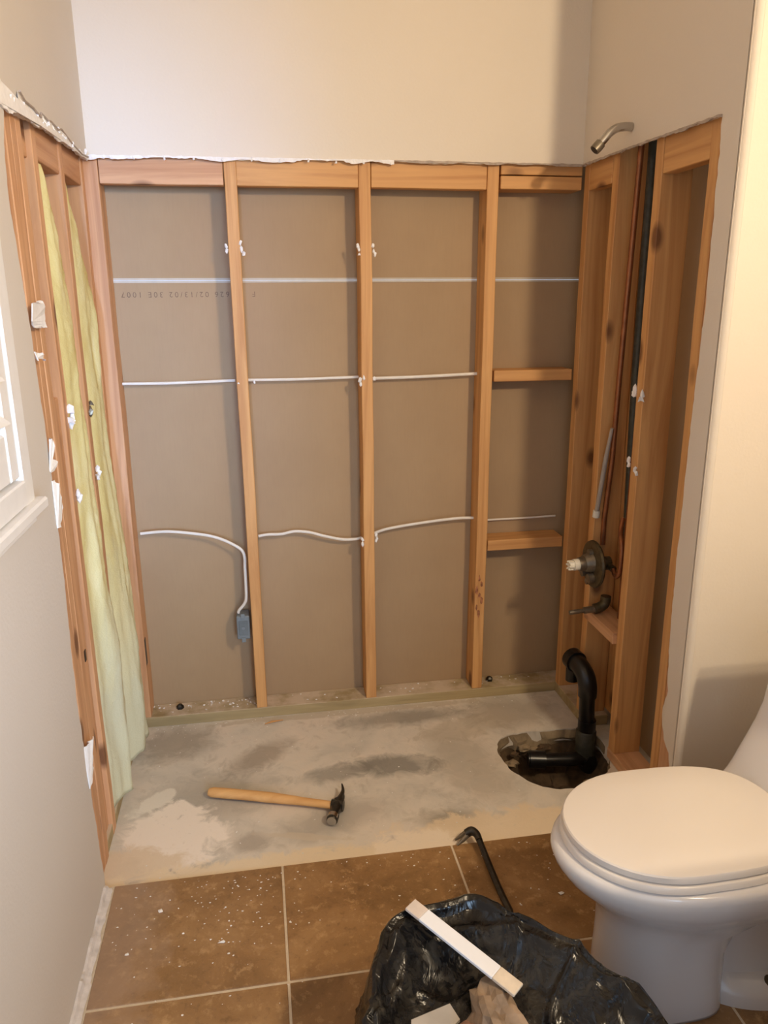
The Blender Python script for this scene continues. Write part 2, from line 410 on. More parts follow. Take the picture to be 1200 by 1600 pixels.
for (xa, xb) in [(.038, .390), (.428, .793), (.832, 1.198)]:
    obj('header_block', lumber(xa, xb, .001+rnd.uniform(0, .003), .040, 1.768, 1.857, 0, 6), WL[0] if xa < .1 else W[0], wb)
obj('header_block', lumber(1.243, 1.512, .004, .089, 1.772, 1.8105, 0, 5), W[0], wb)
obj('header_block', lumber(1.243, 1.512, .004, .089, 1.814, 1.853, 0, 5), W[0], wb)
obj('fire_block', lumber(1.240, 1.514, .0, .089, 1.171, 1.208, 0, 5), W[0], wb)
obj('fire_block', lumber(1.236, 1.514, .0, .089, .576, .614, 0, 5), W[0], wb)

# left wall
LJ = [(-.803, 1.793), (-.835, 1.70), (-.843, 1.637), (-.826, 1.5), (-.812, 1.403), (-.80, 1.25), (-.791, 1.14), (-.79, .98), (-.793, .852), (-.806, .70), (-.817, .551), (-.80, .388), (-.79, .25), (-.772, .076), (-.768, 0.008)]
top = polyjag([(-.013, 1.832), (-.065, 1.83), (-.3, 1.824), (-.544, 1.812), (-.803, 1.793)], .012, .004)
side = polyjag(LJ, .012, .0035)[1:]
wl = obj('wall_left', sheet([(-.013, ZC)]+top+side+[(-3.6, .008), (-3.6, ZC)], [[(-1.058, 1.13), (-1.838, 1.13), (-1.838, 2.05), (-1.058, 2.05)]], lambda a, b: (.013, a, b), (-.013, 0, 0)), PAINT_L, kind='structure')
LF = lambda a, b: (.0135, a, b)
ribbon('torn_drywall_edge', [(-.03, 1.833), (-.3, 1.827), (-.544, 1.816), (-.84, 1.795)], .004, .014, LF, (1, 0, 0), GYP, wl, sd=6)
# wrinkled torn face paper hanging above the cut
TEAR = [(-.02, 1.834), (-.11, 1.826), (-.226, 1.832), (-.284, 1.838), (-.342, 1.843), (-.379, 1.834), (-.43, 1.842), (-.468, 1.836), (-.509, 1.843), (-.544, 1.827), (-.596, 1.835), (-.659, 1.834), (-.70, 1.842)]
bm = sheet(TEAR+[(-.715, 1.824), (-.76, 1.830), (-.80, 1.835), (-.86, 1.85), (-.86, 1.79), (-.55, 1.808), (-.3, 1.818), (-.03, 1.825)],
           [], lambda a, b: (.0137+abs(noise.noise(Vector((a*30, b*30, 0))))*.012, a, b), (-.0004, 0, 0))
obj('torn_paper_patch', bm, GYP, wl, label='white gypsum where the paint paper tore away above the studs')
def tear(pts, nrm, mat, par, r=.0025):
    return obj('curled_paper_edge', tube(pts, r, 6), mat, par)
tear([(.018+.01*noise.noise(Vector((i*.7, 2, 1))), y, z) for i, (y, z) in enumerate(TEAR)], None, PAPERG, wl, .0022)
for (y0, y1, z0, z1, x1) in [(-.683, -.645, 0, 1.9, 0), (-.722, -.684, 0, 1.9, -.001), (-.761, -.723, 0, 1.9, 0), (-.85, -.762, 0, 1.9, -.002), (-.562, -.524, 0, 1.9, -.001), (-.312, -.274, 0, 1.9, 0), (-.036, -.001, 0.04, 1.9, -.004)]:
    obj('stud', lumber(-.089+x1, x1, y0, y1, z0, z1, 2, 14, .002), WL[2], wl)
obj('filler_stud', lumber(-.075, -.012, -.644, -.563, 0, 1.22, 2, 10, .002), WL[2], wl)
obj('header_block', lumber(-.05, -.014, -.644, -.563, 1.742, 1.86, 1, 3), WL[1], wl)
obj('header_block', lumber(-.040, -.003, -.523, -.313, 1.745, 1.86, 1, 4), WL[1], wl)
obj('header_block', lumber(-.044, -.006, -.273, -.037, 1.757, 1.86, 1, 4), WL[1], wl)
obj('sheathing_board', box(-.115, -.10, -.9, .10, 0, 2.0), BOARD, wl)
obj('bottom_plate', lumber(-.089, -.002, -.90, -.001, .0, .036, 1, 8), PLATE, wl)

# right (plumbing) wall
RJ = [(-.765, 1.823), (-.770, 1.6), (-.772, 1.45), (-.762, 1.1), (-.760, .80), (-.764, .6), (-.772, .46), (-.782, .42), (-.765, .36), (-.770, .31), (-.785, .275), (-.815, .25), (-.828, .20), (-.83, .10), (-.822, .04), (-.83, 0.0)]
wr = obj('wall_right', sheet([(-.013, ZC)]+polyjag([(-.013, 1.842), (-.10, 1.842), (-.3, 1.838), (-.5, 1.834), (-.765, 1.828)], .012, .003)+polyjag(RJ, .014, .003)[1:]+[(-.845, 0), (-.845, ZC)],
                            [], lambda a, b: (1.505, a, b), (.013, 0, 0)), PAINT, kind='structure')
RF = lambda a, b: (1.5045, a, b)
ribbon('torn_drywall_edge', [(-.013, 1.842), (-.3, 1.838), (-.765, 1.828)], .001, .007, RF, (-1, 0, 0), PAPERG, wr, sd=9)
for (y0, y1, dy) in [(-.037, .0, .0), (-.236, -.198, .0), (-.490, -.452, .0), (-.745, -.707, .0)]:
    obj('stud', lumber(1.518, 1.607, y0, y1, .038, 1.95, 2, 14, .0016), W[2], wr)
obj('stud', lumber(1.519, 1.607, -.835, -.746, .0, 1.95, 2, 14, .0016), WL[2], wr)
obj('header_block', lumber(1.519, 1.557, -.197, -.038, 1.765, 1.86, 1, 3), W[1], wr)
obj('header_block', lumber(1.519, 1.557, -.706, -.491, 1.748, 1.86, 1, 3), W[1], wr)
obj('furring_strip', lumber(1.6075, 1.640, -.30, -.20, .05, 1.95, 2, 8), W[2], wr)
obj('pipe_block', lumber(1.505, 1.594, -.451, -.237, .402, .440, 1, 4), WL[1], wr)
obj('bottom_plate', lumber(1.518, 1.607, -.262, -.0, 0, .038, 1, 4), PLATE, wr)
obj('bottom_plate', lumber(1.519, 1.607, -.745, -.446, 0.0, .038, 1, 6), WL[1], wr)
obj('drywall_panel', box(1.655, 1.668, -.84, .10, 0, 2.1), BOARD, wr)

# wing wall that faces the camera, with a rounded corner bead
ww = obj('wall_wing', box(1.519, 2.0, -.858, -.845, 0, ZC), PAINT, kind='structure')
bm = bmesh.new(); prof = []
for k in range(7):
    a = math.radians(90*k/6); prof.append((1.523-.018*math.cos(a), -.840-.018*math.sin(a)))
prof = prof + [(1.523, -.845), (1.505, -.838)]
A = [bm.verts.new((x, y, 0)) for x, y in prof]; B = [bm.verts.new((x, y, ZC)) for x, y in prof]
for i in range(len(prof)): bm.faces.new((A[i], A[(i+1) % len(A)], B[(i+1) % len(A)], B[i]))
bm.faces.new(A[::-1]); bm.faces.new(B); bmesh.ops.recalc_face_normals(bm, faces=bm.faces)
obj('corner_bead', bm, PAINT, ww, smooth=50)
obj('wall_far_right', box(1.86, 1.90, -3.6, -.858, 0, ZC), PAINT, kind='structure')
obj('ceiling', box(-.12, 2.0, -3.6, .1, ZC, ZC+.03), PAINT, kind='structure')
# wall behind the camera
bm = box(-.12, .10, -3.46, -3.42, 0, ZC); box(1.15, 2.0, -3.46, -3.42, 0, ZC, bm=bm); box(.10, 1.15, -3.46, -3.42, 2.25, ZC, bm=bm)
obj('wall_front', bm, PAINT, kind='structure')

# window with plantation shutter on the left wall
wn = empty('window_1', (.013, -1.39, 1.05), kind='structure')
n_before = set(bpy.data.objects)
obj('side_casing', box(.0135, .034, -1.0, -.944, 1.06, 2.11, .003), TRIMW, wn)
obj('side_casing', box(.0135, .034, -1.84, -1.784, 1.06, 2.11, .003), TRIMW, wn)
obj('head_casing', box(.0135, .034, -1.783, -1.001, 2.05, 2.11, .003), TRIMW, wn)
bm = box(.0135, .030, -1.86, -.935, 1.035, 1.058, .003); box(.0135, .052, -1.87, -.925, 1.060, 1.082, .004, bm=bm); box(.0135, .038, -1.783, -1.001, 1.084, 1.13, .003, bm=bm)
obj('window_sill', bm, TRIMW, wn)
sh = obj('shutter_frame', box(.0, .030, -1.05, -1.004, 1.135, 2.045, .003), TRIMW, wn)
obj('shutter_frame', box(.0, .030, -1.775, -1.73, 1.135, 2.045, .003), TRIMW, wn)
for (a, b) in ((1.135, 1.22), (1.96, 2.045)): obj('shutter_rail', box(.002, .028, -1.729, -1.051, a, b, .003), TRIMW, wn)
for i in range(10):
    z = 1.255+i*.072
    bm = tube([(.014, -1.725, z), (.014, -1.055, z)], .032, 12, flat=.16, up=(math.sin(.5), 0, math.cos(.5)))
    obj('louver', bm, TRIMW, wn, smooth=True)
obj('tilt_rod', box(.042, .052, -1.40, -1.388, 1.26, 1.93, .002), TRIMW, wn)
GL = NT('window_glass'); GL.set('Base Color', (1, 1, 1, 1)); GL.set('Roughness', .0); GL.set('Transmission Weight', 1.0); GL.set('IOR', 1.45)
GL.bump(GL.noise(GL.coord(), 1, 0), .005, .0005)
obj('window_pane', box(-.085, -.081, -1.76, -1.02, 1.15, 2.03), GL.m, wn)
bm = box(-.10, -.001, -1.0, -.95, 1.08, 2.1); box(-.10, -.001, -1.84, -1.78, 1.08, 2.1, bm=bm); box(-.10, -.001, -1.779, -1.001, 1.08, 1.13, bm=bm); box(-.10, -.001, -1.779, -1.001, 2.05, 2.1, bm=bm)
obj('window_jamb', bm, TRIMW, wn)

for o in set(bpy.data.objects)-n_before: o.location.y -= .058
# leftover mortar line and caulk along the left wall foot
nb = bmesh.new(); rows = []
for i in range(270):
    y = -.782-i*.010
    n1 = noise.noise(Vector((y*18, 1, 0))); n2 = noise.noise(Vector((y*25, 5, 0))); n3 = noise.noise(Vector((y*90, 9, 0)))
    rows.append([nb.verts.new(p) for p in ((.0135, y, .022+.008*n1+.003*n3), (.019+.003*n2, y, .020+.005*n1+.003*n3), (.023+.003*n2, y, .0110+.001*n3), (.029+.005*n2+.002*n3, y, .0098), (.033+.006*n1+.003*n3, y, .0082), (.0135, y, .0082))])
for a, b in zip(rows, rows[1:]):
    for k in range(6): nb.faces.new((a[k], a[(k+1) % 6], b[(k+1) % 6], b[k]))
nb.faces.new(rows[0]); nb.faces.new(rows[-1][::-1]); bmesh.ops.recalc_face_normals(nb, faces=nb.faces)
obj('mortar_line_left', nb, simple('dusty_mortar_line', srgb(214, 206, 200), .95, var=.16, nscale=45, bump=1.), kind='structure')

# ------------------------------------------------------------------ insulation
def batt(name, y0, y1, z0, z1, ftop, mat, label, sd, depth=.05):
    nu, nv = 26, 120; nb = bmesh.new(); F = []; Bk = []
    for j in range(nv+1):
        v = j/nv; z = z0+(z1-z0)*v
        r = []; rb = []
        for i in range(nu+1):
            u = i/nu
            a0, a1, bulge = ftop(z)
            y = a0+(a1-a0)*u
            edge = (math.sin(math.pi*min(1, max(0, u)))**.55)
            fold = noise.noise(Vector((y*16+sd, z*1.7, sd)))*.020+noise.noise(Vector((y*40, z*5, sd+3)))*.010+noise.noise(Vector((y*90, z*40, sd+3)))*.003
            x = -.052+edge*(.05+bulge)+fold*edge
            r.append(nb.verts.new((x, y+noise.noise(Vector((z*6, sd, u*2)))*.004*(edge), z+noise.noise(Vector((y*20, sd, 1)))*.012*(j in (0, nv)))))
            rb.append(nb.verts.new((-.095, min(y1, max(y0, y)), z)))
        F.append(r); Bk.append(rb)
    for j in range(nv):
        for i in range(nu):
            nb.faces.new((F[j][i], F[j][i+1], F[j+1][i+1], F[j+1][i])); nb.faces.new((Bk[j][i], Bk[j+1][i], Bk[j+1][i+1], Bk[j][i+1]))
        nb.faces.new((F[j][0], F[j+1][0], Bk[j+1][0], Bk[j][0])); nb.faces.new((F[j][nu], Bk[j][nu], Bk[j+1][nu], F[j+1][nu]))
    for i in range(nu):
        nb.faces.new((F[0][i], Bk[0][i], Bk[0][i+1], F[0][i+1])); nb.faces.new((F[nv][i], F[nv][i+1], Bk[nv][i+1], Bk[nv][i]))
    bmesh.ops.recalc_face_normals(nb, faces=nb.faces)
    return obj(name, nb, mat, label=label, cat='insulation', group='fibreglass batts in the left wall', smooth='full')
def lerp(z, tab):
    for (za, *va), (zb, *vb) in zip(tab, tab[1:]):
        if z <= zb:
            t = max(0, min(1, (z-za)/(zb-za))); return [a+(b-a)*t for a, b in zip(va, vb)]
    return tab[-1][1:]
batt('insulation_batt', -.522, -.314, .04, 1.744, lambda z: lerp(z, [(0, -.520, -.30, .020), (.5, -.520, -.30, .020), (1.0, -.520, -.312, .012), (1.4, -.520, -.316, .008), (1.6, -.520, -.38, .0), (1.745, -.520, -.46, -.01)]), INSUL,
     'yellow fibreglass batt between the doubled left studs and the middle stud', 2)
batt('insulation_batt', -.272, -.038, .04, 1.756, lambda z: lerp(z, [(0, -.31, -.002, .045), (.3, -.31, -.006, .040), (.7, -.285, -.012, .030), (1.0, -.272, -.020, .014), (1.4, -.270, -.030, .012), (1.6, -.270, -.10, .0), (1.757, -.270, -.20, -.01)]), INSUL,
     'pale fibreglass batt nearest the back corner, slumping out at its foot', 11)
batt('insulation_batt', -.643, -.565, 1.22, 1.60, lambda z: lerp(z, [(1.2, -.64, -.567, -.02), (1.62, -.60, -.567, -.03)]), INSUL,
     'narrow sliver of fibreglass in the slim gap between the leftmost studs', 5)

# ------------------------------------------------------------------ cables, box
def cable(pts, label, r=.0046, flat=.6, n=8):
    return obj('electrical_cable', tube(smoothpts(pts, n), r, 8, flat=1/ .9, up=(0, 0, 1)), CABLE, label=label, cat='cable', group='white cables strung through the studs', smooth=True)
Y = .052
cable([(.050, Y, .693), (.12, Y, .696), (.178, Y-.004, .692), (.281, Y-.008, .673), (.350, .035, .643), (.384, .028, .612), (.386, .026, .55), (.385, .024, .46), (.378, .028, .43), (.357, .034, .402), (.355, .036, .392)],
      'white cable arching down behind the second stud into the grey box')
cable([(.437, Y, .662), (.47, Y, .666), (.515, Y, .665), (.56, Y, .672), (.61, Y, .666), (.66, Y, .650), (.723, Y, .634), (.77, Y, .632), (.793, Y, .636)], 'wavy white cable in the second bay at knee height')
cable([(.833, Y, .648), (.88, Y, .662), (.959, Y, .673), (1.074, Y, .684), (1.15, Y, .688), (1.197, Y, .686)], 'white cable rising gently to the fourth stud at knee height')
cable([(1.239, .075, .668), (1.3, .078, .668), (1.40, .078, .668), (1.514, .078, .670)], 'thin white cable just above the lower short block', .0034)
cable([(.038, .06, 1.187), (.2, .06, 1.186), (.389, .06, 1.190)], 'taut white cable at chest height in the first bay', .0042)
cable([(.429, .06, 1.190), (.6, .06, 1.189), (.792, .06, 1.192)], 'taut white cable at chest height in the second bay', .0042)
cable([(.832, .06, 1.186), (1.0, .06, 1.188), (1.197, .06, 1.194)], 'taut white cable at chest height in the third bay', .0048)
# switch box nailed to the second stud
bx = empty('outlet_box', (.369, .040, .300), 'small blue grey plastic outlet box nailed beside the second stud', 'outlet box')
bm = box(.347, .391, .012, .075, .302, .388, .003); obj('box_body', bm, BOXG, bx)
obj('mounting_ear', box(.362, .376, .008, .012, .380, .398, .001), BOXG, bx); obj('mounting_ear', box(.362, .376, .008, .012, .292, .309, .001), BOXG, bx)
bm = box(.354, .385, .0095, .0115, .318, .372, .001); obj('recess_shade', bm, simple('box_shadow_grey', srgb(104, 112, 116), .6), bx)  # thin darker plate painting in the shade of the box opening
obj('knockout', tube([(.369, .0096, .345), (.369, .0075, .345)], .006, 10), BOXG, bx)

# ------------------------------------------------------------------ plumbing
sa = obj('shower_arm', tube(smoothpts([(1.5045, -.33, 1.889), (1.484, -.33, 1.889), (1.462, -.33, 1.885), (1.442, -.33, 1.873), (1.427, -.33, 1.857), (1.416, -.33, 1.845)], 5), .0115, 16), CHROME,
         label='bent chrome shower arm sticking out of the right wall without its head', cat='shower arm', smooth=50)
obj('threaded_collar', tube([(1.417, -.33, 1.846), (1.409, -.33, 1.837), (1.400, -.33, 1.828)], [.0145, .0150, .0140], 16), NICKEL, sa, smooth=50, label='pale ring at the open end of the arm')
obj('dark_end_disc', tube([(1.4005, -.33, 1.8285), (1.3992, -.33, 1.827)], .0105, 14), ABS, sa)  # black disc standing in for the shade inside the open pipe
# mixing valve
vx, vy, vz = 1.49, -.312, .619
va = empty('mixing_valve', (1.50, vy, .54), 'tarnished round shower valve with a white plastic stem on the right wall', 'valve')
obj('round_plate', tube([(1.497, vy, vz), (1.492, vy, vz), (1.485, vy, vz), (1.483, vy, vz)], [.074, .077, .075, .066], 40), BRONZE, va, smooth=40)
bm = tube([(1.484, vy, vz+.006), (1.466, vy, vz+.005), (1.458, vy, vz+.004)], [.034, .030, .027], 20)
tube([(1.462, vy, vz+.003), (1.440, vy, vz+.002)], [.024, .022], 16, bm=bm)
tube([(1.484, vy+.024, vz-.034), (1.462, vy+.024, vz-.036)], .013, 12, bm=bm); tube([(1.484, vy-.018, vz-.040), (1.466, vy-.018, vz-.042)], .016, 12, bm=bm)
tube([(1.484, vy+.004, vz-.058), (1.470, vy+.004, vz-.060)], .010, 10, bm=bm); tube([(1.484, vy, vz+.038), (1.470, vy, vz+.038)], .012, 10, bm=bm)
obj('valve_bonnet', bm, NICKEL, va, smooth=50)
bm = tube([(1.441, vy, vz+.002), (1.423, vy, vz+.001)], [.0185, .0185], 16); tube([(1.424, vy, vz+.001), (1.408, vy, vz)], [.0145, .0135], 12, bm=bm)
for k in range(6):
    a = k*math.pi/3; tube([(1.420, vy+.0135*math.cos(a), vz+.0135*math.sin(a)), (1.404, vy+.013*math.cos(a), vz+.013*math.sin(a))], .0032, 6, bm=bm)
obj('plastic_stem', bm, WPLAST, va, smooth=50, label='white plastic stem')
bm = tube([(1.497, vy, vz), (1.545, vy, vz)], .022, 16); tube([(1.535, vy-.05, vz-.004), (1.535, vy+.05, vz)], .011, 12, bm=bm)
obj('valve_body', bm, BRONZE, va, smooth=50)
# supply and riser pipes
obj('riser_pipe', tube([(1.55, -.245, .66), (1.548, -.247, .745), (1.55, -.268, .95), (1.55, -.275, 1.20), (1.548, -.31, 1.885), (1.519, -.33, 1.889)], .0085, 12), COPPER, label='thin copper riser running up from the valve to the shower arm', cat='pipe', smooth=50)
obj('white_riser_pipe', tube([(1.524, -.240, .775), (1.530, -.262, .94), (1.535, -.282, 1.05)], [.0075, .0075, .005], 10), simple('grey_tube', srgb(170, 160, 150), .5), label='pale grey tube leaning beside the copper riser above the valve', cat='pipe', smooth=50)
obj('pipe_coupling', tube([(1.523, -.237, .752), (1.524, -.239, .7745)], .0115, 12), WPLAST, label='white coupling at the foot of the leaning grey tube', cat='pipe coupling', smooth=50)
obj('supply_pipe', tube(smoothpts([(1.533, -.365, .615), (1.528, -.392, .605), (1.526, -.414, .615), (1.526, -.424, .64), (1.526, -.424, .70), (1.528, -.41, .73), (1.54, -.38, .75), (1.555, -.36, .78)], 6), .0075, 10), COPPER,
    label='bent copper supply pipe looping beside the right stud behind the valve', cat='pipe', smooth=50)
obj('supply_pipe', tube([(1.575, -.35, .44), (1.575, -.35, .60), (1.575, -.36, 1.1)], .0075, 10), COPPER, label='straight copper supply pipe rising deep in the cavity behind the valve', cat='pipe', smooth=50)
# tub spout stub
ts = empty('tub_spout_stub', (1.50, -.30, .44), 'tarnished spout stub pointing out above the short flat block', 'pipe stub')
obj('copper_nipple', tube([(1.425, -.30, .451), (1.478, -.30, .455)], .0075, 10), NICKEL, ts, smooth=50)
obj('brass_sleeve', tube([(1.474, -.30, .455), (1.513, -.30, .458)], .0115, 12), NICKEL, ts, smooth=50)
obj('drop_elbow', tube(smoothpts([(1.510, -.30, .458), (1.528, -.30, .462), (1.545, -.30, .475), (1.548, -.30, .50)], 4), .017, 12), BRONZE, ts, smooth=50)
# vent pipe
obj('vent_pipe', tube([(1.615, -.315, .04), (1.600, -.285, 1.2), (1.600, -.280, 1.92)], .015, 16), ABSG, label='dark plastic vent pipe rising between the middle studs of the right wall', cat='pipe', smooth=50)
# drain
dr = empty('drain_pipe', (1.50, -.33, -.12), 'black plastic tub drain with elbow and trap standing in the pit', 'drain pipe')
obj('vertical_pipe', tube([(1.500, -.33, -.10), (1.497, -.33, .04), (1.492, -.33, .185)], .026, 20), ABS, dr, smooth=50)
obj('coupling', tube([(1.499, -.33, .032), (1.4985, -.33, .070)], .030, 20), ABS, dr, smooth=50)
obj('grey_sleeve', tube([(1.500, -.33, -.075), (1.499, -.33, -.070), (1.498, -.33, .028), (1.498, -.33, .033)], [.032, .034, .034, .029], 20), ABSG, dr, smooth=50, label='dusty dark grey sleeve')
obj('elbow', tube(smoothpts([(1.493, -.33, .160), (1.492, -.33, .195), (1.488, -.315, .228), (1.482, -.285, .246), (1.478, -.255, .250)], 5), .031, 20), ABS, dr, smooth=50)
bm = tube([(1.479, -.262, .250), (1.476, -.228, .252)], .037, 20); tube([(1.474, -.243, .262), (1.474, -.243, .175)], .022, 16, bm=bm); obj('elbow_hub', bm, ABS, dr, smooth=50)
obj('trap_arm', tube([(1.505, -.34, -.070), (1.43, -.345, -.066), (1.345, -.338, -.062)], .023, 18), ABS, dr, smooth=50)
obj('trap_bend', tube(smoothpts([(1.49, -.34, -.065), (1.51, -.34, -.085), (1.502, -.33, -.11)], 5), .030, 18), ABS, dr, smooth=50)
bm = tube([(1.352, -.339, -.062), (1.300, -.330, -.060)], .030, 20); tube([(1.302, -.330, -.060), (1.296, -.329, -.060)], .024, 20, bm=bm); obj('trap_hub', bm, ABS, dr, smooth=50)

# ------------------------------------------------------------------ chunk maker
def chunk(c, s, sd, sub=2, rough=.35, flat=(1, 1, 1)):
    nb = bmesh.new(); bmesh.ops.create_icosphere(nb, subdivisions=sub, radius=1)
    r_ = random.Random(sd)
    for v in nb.verts:
        k = 1+rough*noise.noise(v.co*1.7+Vector((sd, 0, 0)))*1.6+r_.uniform(-.12, .12)*rough*2
        v.co = Vector((v.co.x*k*flat[0], v.co.y*k*flat[1], v.co.z*k*flat[2]))*s+Vector(c)
    return nb
def remnant(par, pts, size, mat=GYP, sd=0):
    bm = bmesh.new()
    for i, p in enumerate(pts): join(bm, chunk(p, size, sd+i*3+1, 1, .7, (.8, .6, 1.3)))
    o = obj('plaster_remnant', bm, mat, par); return o
remnant(wb, [(.388, -.001, 1.585), (.387, .004, 1.60), (.432, .002, 1.59), (.438, .006, 1.575), (.430, .0, 1.607)], .007, sd=1)
remnant(wb, [(.790, -.001, 1.588), (.788, 0, 1.60), (.792, .0, 1.575), (.838, 0, 1.585), (.842, .003, 1.575), (.836, 0, 1.602)], .006, sd=2)
remnant(wb, [(.788, -.001, 1.188), (.79, .0, 1.175), (.835, -.0, 1.190), (.80, -.002, 1.195)], .006, sd=3)
remnant(wb, [(.789, 0, .648), (.789, 0, .63), (.836, -.001, .66), (.837, 0, .64), (.838, 0, .65)], .007, sd=4)
remnant(wb, [(.45, .02, 1.187), (.40, -.002, 1.187)], .004, sd=5)
remnant(wr, [(1.513, -.45, 1.19), (1.512, -.452, 1.175), (1.513, -.492, 1.18), (1.514, -.488, 1.165), (1.514, -.445, 1.178)], .009, sd=6)
remnant(wr, [(1.513, -.446, .985), (1.512, -.45, .97), (1.512, -.490, .965), (1.513, -.494, .955)], .008, sd=7)
remnant(wl, [(.004, -.275, 1.17), (.003, -.28, 1.155), (.004, -.29, 1.145)], .009, NICKEL, sd=8)
remnant(wl, [(.004, -.525, 1.185), (.005, -.515, 1.17), (.006, -.53, 1.16), (.004, -.52, 1.15)], .010, GYP, sd=9)
remnant(wl, [(.008, -.30, .99), (.010, -.29, .975), (.008, -.31, .97)], .009, GYP, sd=10)
remnant(wl, [(.005, -.535, .98), (.004, -.53, .965)], .010, GYP, sd=11)
rr = random.Random(3)
pp = []
for i in range(30):
    y = -.03-.74*rr.random(); pp.append((.0155, y, 1.831+y*.030+rr.uniform(.0, .016)))
remnant(wl, pp, .0052, sd=12)
remnant(wb, [(.06+.083*i, -.017, 1.836+.003*math.sin(i*3.1)) for i in range(11)], .0045, sd=14)
# paper scraps hanging off the cut edge of the left wall
for (pts, s) in [([(-.80, 1.435), (-.70, 1.44), (-.69, 1.415), (-.70, 1.385), (-.76, 1.385), (-.80, 1.40)], 1), ([(-.80, 1.34), (-.745, 1.33), (-.75, 1.318), (-.80, 1.322)], 2), ([(-.80, 1.16), (-.755, 1.15), (-.76, 1.125), (-.74, 1.10), (-.77, 1.085), (-.80, 1.09)], 3),
                 ([(-.80, 1.07), (-.745, 1.05), (-.74, .995), (-.765, .96), (-.80, .965)], 4), ([(-.81, .43), (-.735, .415), (-.745, .385), (-.76, .33), (-.81, .32)], 5)]:
    pts = polyjag(pts, .006, .004)
    bm = sheet(pts, [], lambda a, b: (.0165+.012*noise.noise(Vector((a*40, b*40, s))), a, b), (-.0025, 0, 0)); obj('torn_paper_scrap', bm, GYP, wl)
# dark iron strap and knot hole on the corner studs
obj('nail_plate', box(.0355, .0375, .004, .03, .235, .33, .0005), STEEL, wb)
obj('nail_plate', box(-.0125, -.0105, -.60, -.585, .55, .58, .0005), STEEL, wl)
# splintered gouge at the fourth stud
bm = bmesh.new()
for i in range(7): join(bm, chunk((1.209+.010*math.sin(i*2.1), -.001, .475-.022*i), .006, i+40, 1, .8, (.8, .5, 2.4)))
obj('splintered_gouge', bm, simple('split_wood', srgb(168, 112, 80), .9, var=.5, nscale=80), wb)
# anchor bolt heads on the plate
for (x, y) in ((.13, .05), (1.275, .055)):
    obj('anchor_bolt', tube([(x, y, .037), (x, y, .046), (x, y, .052)], [.014, .013, .008], 6), STEEL, wb)

# ------------------------------------------------------------------ small things on the floor
hm = empty('claw_hammer', (.45, -.50, .0), 'claw hammer with a pale wooden handle lying on the concrete', 'hammer')
h0 = Vector((.254, -.437, .019)); h1 = Vector((.640, -.572, .019)); hd = (h1-h0).normalized(); hn = Vector((-hd.y, hd.x, 0))
prof = [(0, .0125), (.012, .0165), (.05, .0172), (.12, .0168), (.19, .0172), (.25, .0150), (.30, .0128), (.35, .0125), (.395, .0125)]
bm = tube([h0+hd*s+hn*(.004*math.sin(s*9)) for s, r in prof], [r for s, r in prof], 16, flat=.82, up=(0, 0, 1))
HW = wood('hickory', 0, srgb(226, 178, 118), srgb(206, 150, 90), srgb(150, 96, 50), .02)
obj('handle', bm, HW, hm, smooth=50)
hc = h0+hd*.395; hc.z = .020
bm = bmesh.new()
tube([hc-hd*.018, hc+hd*.018], .0165, 8, bm=bm); 
tube([hc+hn*.016, hc-hn*.020, hc-hn*.034, hc-hn*.044, hc-hn*.047, hc-hn*.068, hc-hn*.072], [.0165, .0165, .012, .013, .0165, .0165, .0135], 16, bm=bm)
obj('head', bm, STEEL, hm, smooth=40, label='dark steel head with bright worn face')
for s in (-1, 1):
    pts = [hc+hn*.012+Vector((0, 0, s*.006)), hc+hn*.035+hd*.004+Vector((0, 0, s*.008)), hc+hn*.060+hd*.003+Vector((0, 0, s*.010)), hc+hn*.085-hd*.006+Vector((0, 0, s*.012))]
    obj('claw', tube(smoothpts(pts, 4), [.0105-.0085*i/12 for i in range(13)], 8), STEEL, hm, smooth=40)
obj('bright_face', tube([hc-hn*.0715, hc-hn*.0735], .0135, 16), CHROME, hm)
bm = obj('side_polish', tube([hc-hn*.050+Vector((0, 0, .002)), hc-hn*.066+Vector((0, 0, .002))], .0158, 16), CHROME, hm, smooth=50)

pb = empty('pry_bar', (.99, -.88, .008), 'small dark steel pry bar with a hooked claw at the tile edge', 'pry bar')
bm = tube(smoothpts([(.995, -1.045, .014), (.990, -.98, .018), (.988, -.90, .022), (.987, -.83, .028), (.986, -.795, .033)], 4), [.0055]+[.0085]*16, 6)
obj('shank', bm, STEEL, pb, smooth=30)
obj('hook', tube(smoothpts([(.986, -.80, .033), (.984, -.778, .036), (.974, -.764, .036), (.960, -.762, .028)], 4), [.009, .009, .0095, .010, .0105, .011, .0115, .012, .0125, .0125, .012, .012, .012], 10), STEEL, pb, smooth=40)
for s in (-1, 1):
    obj('claw', tube([(.962, -.762+s*.006, .028), (.948, -.764+s*.009, .018), (.930, -.768+s*.011, .008)], [.007, .006, .0025], 8), NICKEL, pb, smooth=40)

